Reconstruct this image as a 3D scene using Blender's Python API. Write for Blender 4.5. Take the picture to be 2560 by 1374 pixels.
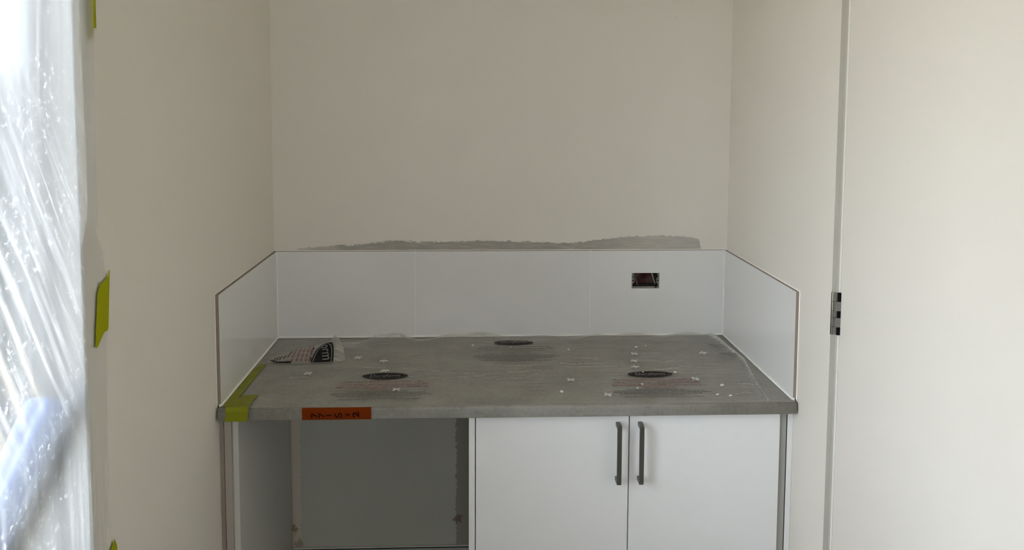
import bpy, bmesh, math, random
from mathutils import Vector, Matrix, noise

random.seed(7)
S = bpy.context.scene
C = S.collection
for o in list(bpy.data.objects):
    bpy.data.objects.remove(o)

# ------------------------------------------------------------------ camera
PX, PY, PZ = .6671, -2.8461, 1.7021
YAW, PIT, ROL = .0458, -.0793, .0047
FPX, CYPX = 2099.93, 426.485
cam = bpy.data.objects.new('camera', bpy.data.cameras.new('camera'))
C.objects.link(cam)
fw = Vector((math.sin(YAW) * math.cos(PIT), math.cos(YAW) * math.cos(PIT), math.sin(PIT)))
rt = fw.cross(Vector((0, 0, 1))).normalized()
up = rt.cross(fw)
r2 = rt * math.cos(ROL) + up * math.sin(ROL)
u2 = -rt * math.sin(ROL) + up * math.cos(ROL)
m = Matrix((r2, u2, -fw)).transposed().to_4x4()
m.translation = (PX, PY, PZ)
cam.matrix_world = m
cam.data.sensor_fit = 'HORIZONTAL'
cam.data.sensor_width = 36
cam.data.lens = FPX / 2560 * 36
cam.data.shift_y = (CYPX - 687) / 2560
cam.data.clip_start = .02
S.camera = cam

# ------------------------------------------------------------------ world, sun, exposure
W_ = bpy.data.worlds.new('sky')
S.world = W_
W_.use_nodes = True
bg = W_.node_tree.nodes['Background']
bg.inputs[0].default_value = (.885, .925, 1.02, 1)
bg.inputs[1].default_value = 10.2
sun = bpy.data.objects.new('sun', bpy.data.lights.new('sun', 'SUN'))
C.objects.link(sun)
sun.data.energy = 7.0
sun.data.angle = .02
sun.data.color = (1, .92, .80)
sun.rotation_euler = Vector((-.20, .62, -.72)).to_track_quat('-Z', 'Y').to_euler()
portal = bpy.data.objects.new('window_daylight_portal', bpy.data.lights.new('window_daylight_portal', 'AREA'))
C.objects.link(portal)
portal.data.shape = 'RECTANGLE'
portal.data.size = 1.32
portal.data.size_y = .94
portal.data.cycles.is_portal = True
portal.location = (-.16, -1.838, 1.49)
portal.rotation_euler = (0, -math.pi / 2, 0)
portal2 = bpy.data.objects.new('rear_daylight_portal', bpy.data.lights.new('rear_daylight_portal', 'AREA'))  # portal for the added rear opening
C.objects.link(portal2)
portal2.data.shape = 'RECTANGLE'
portal2.data.size = 1.0
portal2.data.size_y = .47
portal2.data.cycles.is_portal = True
portal2.location = (.55, -4.73, 1.935)
portal2.rotation_euler = (math.pi / 2, 0, 0)
S.view_settings.view_transform = 'Standard'
S.view_settings.look = 'None'
S.view_settings.exposure = 0.54
S.view_settings.gamma = 1
S.view_settings.use_curve_mapping = False
S.cycles.use_denoising = True
S.cycles.max_bounces = 14
S.cycles.diffuse_bounces = 8
S.cycles.transparent_max_bounces = 16
S.cycles.caustics_refractive = True

# ------------------------------------------------------------------ helpers
def hexlin(r, g, b):
    f = lambda c: (c / 255 / 12.92) if c / 255 <= .04045 else ((c / 255 + .055) / 1.055) ** 2.4
    return (f(r), f(g), f(b), 1)

def mat(name, col, rough=.5, metal=0, spec=.5, coat=0):
    mt = bpy.data.materials.new(name)
    mt.use_nodes = True
    b = mt.node_tree.nodes['Principled BSDF']
    b.inputs['Base Color'].default_value = (*col[:3], 1)
    b.inputs['Roughness'].default_value = rough
    b.inputs['Metallic'].default_value = metal
    b.inputs['Specular IOR Level'].default_value = spec
    b.inputs['Coat Weight'].default_value = coat
    return mt

def nd(mt, typ, **kw):
    n = mt.node_tree.nodes.new(typ)
    for k, v in kw.items():
        setattr(n, k, v)
    return n

def lk(mt, a, b):
    mt.node_tree.links.new(a, b)

def math_n(mt, op, a, b=None, clamp=False):
    n = nd(mt, 'ShaderNodeMath', operation=op, use_clamp=clamp)
    for i, v in enumerate((a, b)):
        if v is None:
            continue
        if isinstance(v, (int, float)):
            n.inputs[i].default_value = v
        else:
            lk(mt, v, n.inputs[i])
    return n.outputs[0]

def mixcol(mt, fac, a, b):
    n = nd(mt, 'ShaderNodeMix', data_type='RGBA')
    for i, v in ((0, fac), (6, a), (7, b)):
        if isinstance(v, (int, float)):
            n.inputs[i].default_value = v
        elif isinstance(v, (tuple, list)):
            n.inputs[i].default_value = (*v[:3], 1)
        else:
            lk(mt, v, n.inputs[i])
    return n.outputs[2]

def noise_n(mt, scale, detail=3, rough=.5, vec=None):
    n = nd(mt, 'ShaderNodeTexNoise')
    n.inputs['Scale'].default_value = scale
    n.inputs['Detail'].default_value = detail
    n.inputs['Roughness'].default_value = rough
    if vec is None:
        vec = nd(mt, 'ShaderNodeTexCoord').outputs['Object']
    lk(mt, vec, n.inputs['Vector'])
    return n.outputs[0]

def ramp(mt, fac, stops):
    n = nd(mt, 'ShaderNodeValToRGB')
    e = n.color_ramp.elements
    while len(e) < len(stops):
        e.new(.5)
    for i, (p, c) in enumerate(stops):
        e[i].position = p
        e[i].color = (c, c, c, 1) if isinstance(c, (int, float)) else (*c[:3], 1)
    lk(mt, fac, n.inputs[0])
    return n.outputs[0]

def bump(mt, height, strength=.1, dist=.01):
    n = nd(mt, 'ShaderNodeBump')
    n.inputs['Strength'].default_value = strength
    n.inputs['Distance'].default_value = dist
    lk(mt, height, n.inputs['Height'])
    lk(mt, n.outputs[0], mt.node_tree.nodes['Principled BSDF'].inputs['Normal'])

def tag(o, label=None, cat=None, group=None, kind=None):
    if label: o['label'] = label
    if cat: o['category'] = cat
    if group: o['group'] = group
    if kind: o['kind'] = kind
    return o

def link(name, me, mats, parent=None):
    o = bpy.data.objects.new(name, me)
    C.objects.link(o)
    if not isinstance(mats, (list, tuple)):
        mats = [mats]
    for mm in mats:
        me.materials.append(mm)
    if parent is not None:
        o.parent = parent
        o.matrix_parent_inverse = parent.matrix_basis.inverted()
    return o

def empty(name, loc):
    o = bpy.data.objects.new(name, None)
    o.empty_display_size = .05
    C.objects.link(o)
    o.location = loc
    return o

def add_box(bm, a, b, mi=0):
    x0, y0, z0 = a
    x1, y1, z1 = b
    v = [bm.verts.new(p) for p in ((x0, y0, z0), (x1, y0, z0), (x1, y1, z0), (x0, y1, z0),
                                   (x0, y0, z1), (x1, y0, z1), (x1, y1, z1), (x0, y1, z1))]
    fs = []
    for f in ((3, 2, 1, 0), (4, 5, 6, 7), (0, 1, 5, 4), (1, 2, 6, 5), (2, 3, 7, 6), (3, 0, 4, 7)):
        fc = bm.faces.new([v[i] for i in f])
        fc.material_index = mi
        fs.append(fc)
    return fs

def done(bm, name, mats, parent=None, bevel=0, smooth=False, seg=2):
    if bevel:
        bmesh.ops.bevel(bm, geom=list(bm.edges), offset=bevel, segments=seg, affect='EDGES', profile=.5)
    if smooth:
        for f in bm.faces:
            f.smooth = True
    me = bpy.data.meshes.new(name)
    bm.to_mesh(me)
    bm.free()
    return link(name, me, mats, parent)

def box(name, a, b, mats, parent=None, bevel=0):
    bm = bmesh.new()
    add_box(bm, a, b)
    return done(bm, name, mats, parent, bevel)

def boxes(name, lst, mats, parent=None):
    bm = bmesh.new()
    for a, b in lst:
        add_box(bm, a, b)
    return done(bm, name, mats, parent)

def prism(name, pts, axis, a, b, mats, parent=None):
    """polygon pts (2D) in the plane normal to axis, extruded a..b"""
    def P(p, t):
        return {0: (t, p[0], p[1]), 1: (p[0], t, p[1]), 2: (p[0], p[1], t)}[axis]
    bm = bmesh.new()
    lo = [bm.verts.new(P(p, a)) for p in pts]
    hi = [bm.verts.new(P(p, b)) for p in pts]
    bm.faces.new(lo)
    bm.faces.new(hi)
    n = len(pts)
    for i in range(n):
        bm.faces.new((lo[i], lo[(i + 1) % n], hi[(i + 1) % n], hi[i]))
    bmesh.ops.recalc_face_normals(bm, faces=bm.faces)
    return done(bm, name, mats, parent)

def add_tube(bm, pts, rad, n=8, mi=0):
    pts = [Vector(p) for p in pts]
    rads = rad if isinstance(rad, (list, tuple)) else [rad] * len(pts)
    rings = []
    prev = None
    for i, p in enumerate(pts):
        d = (pts[min(i + 1, len(pts) - 1)] - pts[max(i - 1, 0)]).normalized()
        s = d.cross(Vector((0, 0, 1)) if abs(d.z) < .9 else Vector((1, 0, 0))).normalized() if prev is None else (prev - d * prev.dot(d)).normalized()
        prev = s
        t = d.cross(s)
        rings.append([bm.verts.new(p + (s * math.cos(2 * math.pi * k / n) + t * math.sin(2 * math.pi * k / n)) * rads[i]) for k in range(n)])
    for i in range(len(rings) - 1):
        for k in range(n):
            f = bm.faces.new((rings[i][k], rings[i][(k + 1) % n], rings[i + 1][(k + 1) % n], rings[i + 1][k]))
            f.smooth = True
            f.material_index = mi
    bm.faces.new([bm.verts.new(v.co) for v in rings[0][::-1]]).material_index = mi
    bm.faces.new([bm.verts.new(v.co) for v in rings[-1]]).material_index = mi

def lerp_tab(tab, x):
    if x <= tab[0][0]: return tab[0][1]
    for (a, b), (c, d) in zip(tab, tab[1:]):
        if x <= c:
            return b + (d - b) * (x - a) / (c - a)
    return tab[-1][1]

# ------------------------------------------------------------------ materials
def wall_paint(name, col):
    mt = mat(name, col, .62, spec=.3)
    n1 = noise_n(mt, 1.3, 3)
    n2 = noise_n(mt, 260, 2)
    c = mixcol(mt, n1, [x * .97 for x in col[:3]], [min(1, x * 1.03) for x in col[:3]])
    lk(mt, c, mt.node_tree.nodes['Principled BSDF'].inputs['Base Color'])
    bump(mt, n2, .06, .002)
    return mt

PAINT = (.80, .757, .688)
M_wall = wall_paint('warm_white_wall_paint', PAINT)
M_ceil = mat('ceiling_paint', (.84, .81, .75), .7)
M_floor = mat('bare_screed', (.50, .44, .36), .7)
_n = noise_n(M_floor, 6, 5)
lk(M_floor, mixcol(M_floor, _n, (.15, .135, .115), (.20, .18, .155)), M_floor.node_tree.nodes['Principled BSDF'].inputs['Base Color'])

# back wall: paint, the bare plaster strip over the splashback and bare margins below the bench
M_back = mat('back_wall_paint', PAINT, .62, spec=.3)
def _back():
    mt = M_back
    co = nd(mt, 'ShaderNodeTexCoord').outputs['Object']
    sp = nd(mt, 'ShaderNodeSeparateXYZ')
    lk(mt, co, sp.inputs[0])
    X, Z = sp.outputs[0], sp.outputs[2]
    n1 = noise_n(mt, 1.3, 3, vec=co)
    paint = mixcol(mt, n1, [c * .97 for c in PAINT], [c * 1.03 for c in PAINT])
    # brushed strip: upper limit as a function of x
    tab = [(0, 0), (.06, 1.195), (.075, 1.212), (.19, 1.219), (.30, 1.224), (.38, 1.237), (.52, 1.231), (.72, 1.235), (.90, 1.230), (1.0, 1.226),
           (1.10, 1.237), (1.16, 1.246), (1.31, 1.252), (1.42, 1.247), (1.452, 1.238), (1.458, 1.195)]
    tab = tab[1:]
    xr = math_n(mt, 'DIVIDE', X, 1.6)
    h = ramp(mt, xr, [(a / 1.6, (b - 1.19) / .08) for a, b in tab])
    hz = math_n(mt, 'ADD', math_n(mt, 'MULTIPLY', h, .08), 1.19)
    mp = nd(mt, 'ShaderNodeMapping')
    mp.inputs['Scale'].default_value = (24, 1, 55)
    lk(mt, co, mp.inputs[0])
    nz = noise_n(mt, 1.6, 5, .8, mp.outputs[0])
    edge = math_n(mt, 'MULTIPLY', math_n(mt, 'SUBTRACT', nz, .5), .034)
    d = math_n(mt, 'SUBTRACT', math_n(mt, 'ADD', hz, edge), Z)
    strip = math_n(mt, 'MULTIPLY', d, 400, True)
    strip = math_n(mt, 'MINIMUM', math_n(mt, 'MAXIMUM', strip, 0), 1)
    lowb = math_n(mt, 'GREATER_THAN', Z, 1.15)
    strip = math_n(mt, 'MULTIPLY', strip, lowb)
    mpb = nd(mt, 'ShaderNodeMapping'); mpb.inputs['Scale'].default_value = (9, 1, 130)
    lk(mt, co, mpb.inputs[0])
    brush = ramp(mt, noise_n(mt, 1.5, 5, .7, mpb.outputs[0]), [(.30, .55), (.55, .95)])
    strip = math_n(mt, 'MULTIPLY', strip, brush)
    fade = ramp(mt, xr, [(.05, .45), (.13, 1.0), (.66, 1.0), (.78, .72)])
    strip = math_n(mt, 'MULTIPLY', strip, fade)
    c = mixcol(mt, strip, paint, (.345, .322, .288))
    # below the bench: grey-green sealer between two ragged margins
    under = math_n(mt, 'LESS_THAN', Z, .95)
    nz2 = noise_n(mt, 75, 4, .65, co)
    e2 = math_n(mt, 'MULTIPLY', math_n(mt, 'SUBTRACT', nz2, .5), .03)
    xl = math_n(mt, 'ADD', X, e2)
    inner = math_n(mt, 'MULTIPLY', math_n(mt, 'GREATER_THAN', xl, .067), math_n(mt, 'LESS_THAN', xl, .607))
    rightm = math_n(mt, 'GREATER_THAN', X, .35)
    bare = mixcol(mt, rightm, (.66, .58, .49), (.33, .32, .27))  # right margin coloured darker than the left
    n3 = noise_n(mt, 4, 3, .5, co)
    seal = mixcol(mt, n3, (.50, .50, .44), (.56, .56, .49))
    low = mixcol(mt, inner, bare, seal)
    # two brown stains
    for (sx, sz, rr, colr) in ((.612, .245, .013, (.17, .10, .08)), (.044, .22, .010, (.30, .20, .11)), (.060, .162, .014, (.36, .27, .18))):
        cmb = nd(mt, 'ShaderNodeCombineXYZ')
        lk(mt, X, cmb.inputs[0]); lk(mt, math_n(mt, 'MULTIPLY', Z, .8), cmb.inputs[2])
        v = nd(mt, 'ShaderNodeVectorMath', operation='DISTANCE')
        lk(mt, cmb.outputs[0], v.inputs[0])
        v.inputs[1].default_value = (sx, 0, sz * .8)
        dd = math_n(mt, 'ADD', v.outputs['Value'], math_n(mt, 'MULTIPLY', e2, 1.6))
        low = mixcol(mt, math_n(mt, 'MULTIPLY', math_n(mt, 'LESS_THAN', dd, rr), .75), low, colr)
    c = mixcol(mt, under, c, low)
    lk(mt, c, mt.node_tree.nodes['Principled BSDF'].inputs['Base Color'])
    bump(mt, noise_n(mt, 260, 2, .5, co), .06, .002)
_back()

M_tile = mat('white_gloss_tile', (.80, .79, .78), .06, spec=.5)
M_biscuit = mat('raw_tile_edge', (.30, .235, .195), .8)
M_grout = mat('pale_grout', (.86, .84, .80), .7)
M_silicone = mat('white_silicone', (.90, .89, .86), .35)
M_white_lam = mat('white_laminate', (.85, .845, .85), .42)
M_carcass = mat('grey_white_board', (.62, .605, .565), .5)
M_panel_edge = mat('brown_shaded_board', (.42, .375, .325), .6)
M_dark = mat('dark_gap', (.012, .011, .010), 1.0, spec=0)
M_handle = mat('brushed_dark_nickel', (.13, .125, .115), .38, metal=.75)
M_steel = mat('satin_steel', (.50, .485, .47), .14, metal=1)
M_steel2 = mat('satin_steel_leaf', (.26, .25, .245), .45, metal=.7)
M_door = wall_paint('door_satin_paint', (.77, .725, .66))
M_jamb = mat('jamb_gloss_paint', (.88, .86, .80), .35)

M_bench = mat('concrete_look_laminate', (.2, .2, .18), .42, spec=.4)
def _bench():
    mt = M_bench
    a = noise_n(mt, 9, 6, .62)
    b = noise_n(mt, 90, 4, .7)
    c = noise_n(mt, 2.2, 3)
    k = ramp(mt, a, [(.30, (.215, .203, .180)), (.50, (.285, .273, .247)), (.72, (.36, .35, .32))])
    k = mixcol(mt, math_n(mt, 'MULTIPLY', ramp(mt, b, [(.42, 0.0), (.62, 1.0)]), .35), k, (.39, .39, .36))
    k = mixcol(mt, math_n(mt, 'MULTIPLY', ramp(mt, b, [(.32, 1.0), (.42, 0.0)]), .5), k, (.15, .15, .135))
    k = mixcol(mt, math_n(mt, 'MULTIPLY', c, .25), k, (.24, .226, .20))
    lk(mt, k, mt.node_tree.nodes['Principled BSDF'].inputs['Base Color'])
_bench()

M_lime = mat('lime_masking_tape', (.25, .26, .010), .65, spec=.2)
def tape_mat(name, col, alpha):
    mt = mat(name, col, .5)
    b = mt.node_tree.nodes['Principled BSDF']
    b.inputs['Alpha'].default_value = alpha
    n = noise_n(mt, 30, 4)
    lk(mt, math_n(mt, 'ADD', math_n(mt, 'MULTIPLY', n, .4), alpha - .2, True), b.inputs['Alpha'])
    return mt
M_lime_thin = tape_mat('lime_tape_see_through', (.27, .29, .010), .80)
M_orange = mat('orange_tape', (.185, .029, .002), .8, spec=.06)
M_ink = mat('black_marker_ink', (.010, .006, .007), 1.0, spec=0)

def film_mat(name, base, haze_attr=True, white=(.80, .79, .76)):
    mt = bpy.data.materials.new(name)
    mt.use_nodes = True
    nt = mt.node_tree
    nt.nodes.remove(nt.nodes['Principled BSDF'])
    out = nt.nodes['Material Output']
    tr = nd(mt, 'ShaderNodeBsdfTransparent')
    tr.inputs[0].default_value = (.98, .98, .97, 1)
    df = nd(mt, 'ShaderNodeBsdfDiffuse')
    df.inputs[0].default_value = (*white, 1)
    tl = nd(mt, 'ShaderNodeBsdfTranslucent')
    tl.inputs[0].default_value = (*white, 1)
    gl = nd(mt, 'ShaderNodeBsdfGlossy')
    gl.inputs['Roughness'].default_value = .32
    m1 = nd(mt, 'ShaderNodeMixShader'); m1.inputs[0].default_value = .35
    lk(mt, df.outputs[0], m1.inputs[1]); lk(mt, tl.outputs[0], m1.inputs[2])
    m2 = nd(mt, 'ShaderNodeMixShader'); m2.inputs[0].default_value = .12
    lk(mt, m1.outputs[0], m2.inputs[1]); lk(mt, gl.outputs[0], m2.inputs[2])
    m3 = nd(mt, 'ShaderNodeMixShader')
    lk(mt, tr.outputs[0], m3.inputs[1]); lk(mt, m2.outputs[0], m3.inputs[2])
    co = nd(mt, 'ShaderNodeTexCoord').outputs['Object']
    mp = nd(mt, 'ShaderNodeMapping'); mp.inputs['Scale'].default_value = (2.2, 26, 1)
    mp.inputs['Rotation'].default_value = (0, 0, .05)
    lk(mt, co, mp.inputs[0])
    st = noise_n(mt, 3.2, 4, .6, mp.outputs[0])
    streak = ramp(mt, st, [(.51, 0.0), (.63, 1.0)])
    fl = noise_n(mt, 130, 3, .6, co)
    fleck = ramp(mt, fl, [(.61, 0.0), (.68, 1.0)])
    h = math_n(mt, 'ADD', math_n(mt, 'MULTIPLY', streak, .17), math_n(mt, 'MULTIPLY', fleck, .22))
    h = math_n(mt, 'ADD', h, base)
    if haze_attr:
        at = nd(mt, 'ShaderNodeAttribute', attribute_name='haze')
        h = math_n(mt, 'ADD', h, at.outputs['Fac'], True)
    lk(mt, h, m3.inputs[0])
    lk(mt, m3.outputs[0], out.inputs[0])
    return mt
M_film = film_mat('clear_protective_film', .05)
M_flap = film_mat('milky_folded_film', .42, False, (.70, .68, .63))
M_print_k = tape_mat('faded_black_print', (.05, .045, .04), .78)
M_print_kd = mat('dark_logo_print', (.022, .02, .019), .9, spec=.1)
M_print_r = tape_mat('faded_red_print', (.27, .070, .062), .60)
M_print_w = tape_mat('pale_logo_print', (.27, .27, .26), .95)

# the hazy plastic sheet over the window
M_sheet = bpy.data.materials.new('hazy_polythene')
M_sheet.use_nodes = True
def _sheet():
    mt = M_sheet
    nt = mt.node_tree
    nt.nodes.remove(nt.nodes['Principled BSDF'])
    out = nt.nodes['Material Output']
    co = nd(mt, 'ShaderNodeTexCoord').outputs['Object']
    # rotate so that local x runs along the tension folds
    mp = nd(mt, 'ShaderNodeMapping', vector_type='POINT')
    mp.inputs['Rotation'].default_value = (math.radians(60), 0, 0)
    lk(mt, co, mp.inputs[0])
    mp2 = nd(mt, 'ShaderNodeMapping')
    mp2.inputs['Scale'].default_value = (1, 2.2, 44)
    lk(mt, mp.outputs[0], mp2.inputs[0])
    st = noise_n(mt, 1.4, 4, .62, mp2.outputs[0])
    streak = ramp(mt, st, [(.50, 0.0), (.66, 1.0)])
    sp = nd(mt, 'ShaderNodeSeparateXYZ'); lk(mt, co, sp.inputs[0])
    zone = ramp(mt, math_n(mt, 'DIVIDE', sp.outputs[2], 2.2), [(.50, .15), (.58, 1.0), (.72, 1.0), (.80, .12)])
    streak = math_n(mt, 'MULTIPLY', streak, zone)
    # vertical folds
    mp3 = nd(mt, 'ShaderNodeMapping'); mp3.inputs['Scale'].default_value = (1, 60, 2.0)
    lk(mt, co, mp3.inputs[0])
    vf = ramp(mt, noise_n(mt, 1.2, 3, .6, mp3.outputs[0]), [(.45, 0.0), (.7, 1.0)])
    vz = ramp(mt, math_n(mt, 'DIVIDE', sp.outputs[2], 2.2), [(.46, 1.0), (.56, .1), (.75, .1), (.82, .6)])
    vf = math_n(mt, 'MULTIPLY', vf, vz)
    # crumpled flecks
    fl = noise_n(mt, 95, 6, .75, co)
    big = noise_n(mt, 7, 3, .5, co)
    fleck = math_n(mt, 'MULTIPLY', ramp(mt, fl, [(.56, 0.0), (.68, 1.0)]), ramp(mt, big, [(.38, 0.0), (.58, 1.0)]))
    haze = math_n(mt, 'ADD', math_n(mt, 'MULTIPLY', streak, .15), math_n(mt, 'MULTIPLY', fleck, .42))
    haze = math_n(mt, 'ADD', haze, math_n(mt, 'MULTIPLY', vf, .12))
    av = nd(mt, 'ShaderNodeAttribute', attribute_name='veil')
    haze = math_n(mt, 'MULTIPLY', haze, av.outputs['Fac'])
    at = nd(mt, 'ShaderNodeAttribute', attribute_name='haze')
    haze = math_n(mt, 'ADD', haze, at.outputs['Fac'], True)
    tr = nd(mt, 'ShaderNodeBsdfTransparent'); tr.inputs[0].default_value = (.97, .98, .98, 1)
    gs = nd(mt, 'ShaderNodeBsdfRefraction'); gs.inputs['Roughness'].default_value = .38; gs.inputs['IOR'].default_value = 1.12
    gs.inputs['Color'].default_value = (.97, .98, .98, 1)
    tl = nd(mt, 'ShaderNodeBsdfTranslucent'); tl.inputs[0].default_value = (.88, .90, .92, 1)
    df = nd(mt, 'ShaderNodeBsdfDiffuse'); df.inputs[0].default_value = (.82, .83, .84, 1)
    m0 = nd(mt, 'ShaderNodeMixShader'); m0.inputs[0].default_value = .45
    lk(mt, tr.outputs[0], m0.inputs[1]); lk(mt, gs.outputs[0], m0.inputs[2])
    m1 = nd(mt, 'ShaderNodeMixShader'); m1.inputs[0].default_value = .72
    lk(mt, df.outputs[0], m1.inputs[1]); lk(mt, tl.outputs[0], m1.inputs[2])
    m2 = nd(mt, 'ShaderNodeMixShader')
    lk(mt, haze, m2.inputs[0])
    lk(mt, m0.outputs[0], m2.inputs[1]); lk(mt, m1.outputs[0], m2.inputs[2])
    lk(mt, m2.outputs[0], out.inputs[0])
_sheet()

# ------------------------------------------------------------------ dimensions
TL, TR, TB = -.0097, 1.548, .0097        # wall faces: left, right, back
WID = 1.5382                             # between tile faces
BT = .900                                # bench top
YR, CZ = -4.6, 2.55                      # rear wall, ceiling
WY0, WY1, WZ0, WZ1 = -2.30, -1.376, .84, 2.14   # window opening
HX0, HX1, HZ0, HZ1 = 1.214, 1.3105, 1.067, 1.1215  # socket cut-out

def struct(o):
    o['kind'] = 'structure'
    return o

# ------------------------------------------------------------------ room shell
struct(box('floor', (-.13, YR - .1, -.1), (1.68, .12, 0), M_floor))
struct(box('ceiling', (-.13, YR - .1, CZ), (1.68, .12, CZ + .1), M_ceil))
struct(boxes('wall_left', [((TL - .115, WY1, 0), (TL, .12, CZ)), ((TL - .115, WY0, WZ1), (TL, WY1, CZ)),
                           ((TL - .115, YR, 0), (TL, WY0, CZ)), ((TL - .115, WY0, 0), (TL, WY1, WZ0))], M_wall))
struct(boxes('wall_back', [((TL, TB, 0), (HX0, .12, CZ)), ((HX1, TB, 0), (TR, .12, CZ)),
                           ((HX0, TB, 0), (HX1, .12, HZ0)), ((HX0, TB, HZ1), (HX1, .12, CZ)),
                           ((HX0, .10, HZ0), (HX1, .12, HZ1))], M_back))
DY0, DY1, DZ = -1.700, -.846, 2.065      # door opening in right wall
struct(boxes('wall_right', [((TR, DY1, 0), (TR + .11, .12, CZ)), ((TR, DY0, DZ), (TR + .11, DY1, CZ)), ((TR, YR, 0), (TR + .11, DY0, CZ))], M_wall))
RX0, RX1, RZ0, RZ1 = .05, 1.05, 1.70, 2.17      # unseen rear opening, added to light the alcove from the front
struct(boxes('wall_rear', [((TL - .115, YR - .1, 0), (RX0, YR, CZ)), ((RX1, YR - .1, 0), (TR + .11, YR, CZ)),
                           ((RX0, YR - .1, 0), (RX1, YR, RZ0)), ((RX0, YR - .1, RZ1), (RX1, YR, CZ))], mat('dimmed_rear_wall', (.50, .48, .44), .8)))  # unseen wall, coloured darker to cut light bounced onto the left wall
struct(box('ceiling_mark', (1.3515, TB - .0015, 1.9955), (1.3545, TB, 1.9985), M_panel_edge, bevel=.0004)).name = 'trim_2'

# sliding window in the opening
win = empty('window_1', (TL - .1, (WY0 + WY1) / 2, WZ0))
struct(win)
M_alu = mat('grey_window_aluminium', (.17, .175, .19), .4)
fx0, fx1 = TL - .112, TL - .072
for nm, a, b in (('frame_jamb', (fx0, WY1 - .035, WZ0), (fx1, WY1, WZ1)), ('frame_jamb', (fx0, WY0, WZ0), (fx1, WY0 + .035, WZ1)),
                 ('frame_head', (fx0, WY0 + .035, WZ1 - .035), (fx1, WY1 - .035, WZ1)), ('frame_sill', (fx0, WY0 + .035, WZ0), (fx1, WY1 - .035, WZ0 + .035)),
                 ('frame_mullion', (fx0, -1.86, WZ0 + .035), (fx1, -1.82, WZ1 - .035))):
    box(nm, a, b, M_alu, win, .002)
M_glass = bpy.data.materials.new('window_glass')
M_glass.use_nodes = True
_nt = M_glass.node_tree
_nt.nodes.remove(_nt.nodes['Principled BSDF'])
_t = nd(M_glass, 'ShaderNodeBsdfTransparent'); _t.inputs[0].default_value = (.95, .97, .96, 1)
_g = nd(M_glass, 'ShaderNodeBsdfGlossy'); _g.inputs['Roughness'].default_value = .02
_m = nd(M_glass, 'ShaderNodeMixShader')
_f = nd(M_glass, 'ShaderNodeFresnel'); _f.inputs[0].default_value = 1.3
lk(M_glass, _f.outputs[0], _m.inputs[0]); lk(M_glass, _t.outputs[0], _m.inputs[1]); lk(M_glass, _g.outputs[0], _m.inputs[2])
lk(M_glass, _m.outputs[0], _nt.nodes['Material Output'].inputs[0])
for y0, y1 in ((WY0 + .035, -1.86), (-1.82, WY1 - .035)):
    box('pane', (TL - .095, y0, WZ0 + .035), (TL - .090, y1, WZ1 - .035), M_glass, win)

fill_win = struct(empty('fill_window', (.70, YR - .08, RZ0)))  # frame and pane of the added fill opening
for nm, a, b in (('frame_jamb', (RX0, YR - .09, RZ0), (RX0 + .035, YR - .05, RZ1)), ('frame_jamb', (RX1 - .035, YR - .09, RZ0), (RX1, YR - .05, RZ1)),
                 ('frame_head', (RX0 + .035, YR - .09, RZ1 - .035), (RX1 - .035, YR - .05, RZ1)), ('frame_sill', (RX0 + .035, YR - .09, RZ0), (RX1 - .035, YR - .05, RZ0 + .035))):
    box(nm, a, b, M_alu, fill_win, .002)
box('pane', (RX0 + .035, YR - .075, RZ0 + .035), (RX1 - .035, YR - .070, RZ1 - .035), M_glass, fill_win)

M_lining = mat('grey_dimming_liner', (.36, .36, .355), .7)  # grey liner added to keep the window reveal from showing too bright
lx0, lx1 = fx1, TL - .001
for a, b in (((lx0, WY1 - .006, WZ0), (lx1, WY1 - .0005, WZ1)), ((lx0, WY0 + .0005, WZ0), (lx1, WY0 + .006, WZ1)),
             ((lx0, WY0 + .006, WZ1 - .006), (lx1, WY1 - .006, WZ1 - .0005)), ((lx0, WY0 + .006, WZ0 + .0005), (lx1, WY1 - .006, WZ0 + .006))):
    box('added_reveal_liner', a, b, M_lining, win)
# outside
M_ground = mat('pale_paving_ground', (.5, .44, .36), .9)
_a = noise_n(M_ground, 1.1, 4)
lk(M_ground, ramp(M_ground, _a, [(.35, (.42, .34, .25)), (.52, (.48, .41, .31)), (.66, (.30, .31, .18))]), M_ground.node_tree.nodes['Principled BSDF'].inputs['Base Color'])
struct(box('ground', (-14, -14, -.25), (14, 14, -.12), M_ground))
M_render = mat('darkened_boundary_wall', (.19, .20, .215), .9)  # guessed wall, colour darkened to dim the view through the sheet
struct(boxes('wall_boundary', [((-4.2, -1.5, -.12), (-4.0, 10, 1.9)), ((-4.25, -1.5, 1.9), (-3.95, 10, 1.96))], M_render))

# ------------------------------------------------------------------ right-hand door, jamb and hinge
RX = TR + .0105                           # recessed jamb / door face
door = empty('door_1', (RX + .02, (DY0 + DY1) / 2, 0))
struct(door)
box('leaf', (RX, DY0 + .014, .008), (RX + .036, -.874, DZ - .014), M_door, door, .0015)
box('frame_bead', (RX + .0005, -.8712, 0), (RX + .010, -.8610, DZ), M_jamb, door)
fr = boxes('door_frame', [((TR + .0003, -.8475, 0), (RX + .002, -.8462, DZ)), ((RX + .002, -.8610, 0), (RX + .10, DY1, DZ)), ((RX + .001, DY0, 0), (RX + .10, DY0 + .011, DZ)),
                     ((RX + .001, DY0 + .011, DZ - .011), (RX + .10, -.8610, DZ)), ((RX + .045, -.90, 0), (RX + .06, -.8612, DZ - .011))], mat('jamb_shade_grey', (.52, .495, .44), .6), door)  # darker grey paints the shade on the jamb's step face
hz0, hz1 = 1.145, 1.249
hg = empty('hinge', (RX, -.868, hz0))
hg.parent = door; hg.matrix_parent_inverse = door.matrix_basis.inverted()
hs = [0, .20, .42, .575, .79, 1.0]
hs = [hz1 - (hz1 - hz0) * t for t in (0, .205, .43, .59, .815, 1.0)]
KX, KY, KR = TR - .0035, -.8670, .0062
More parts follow.
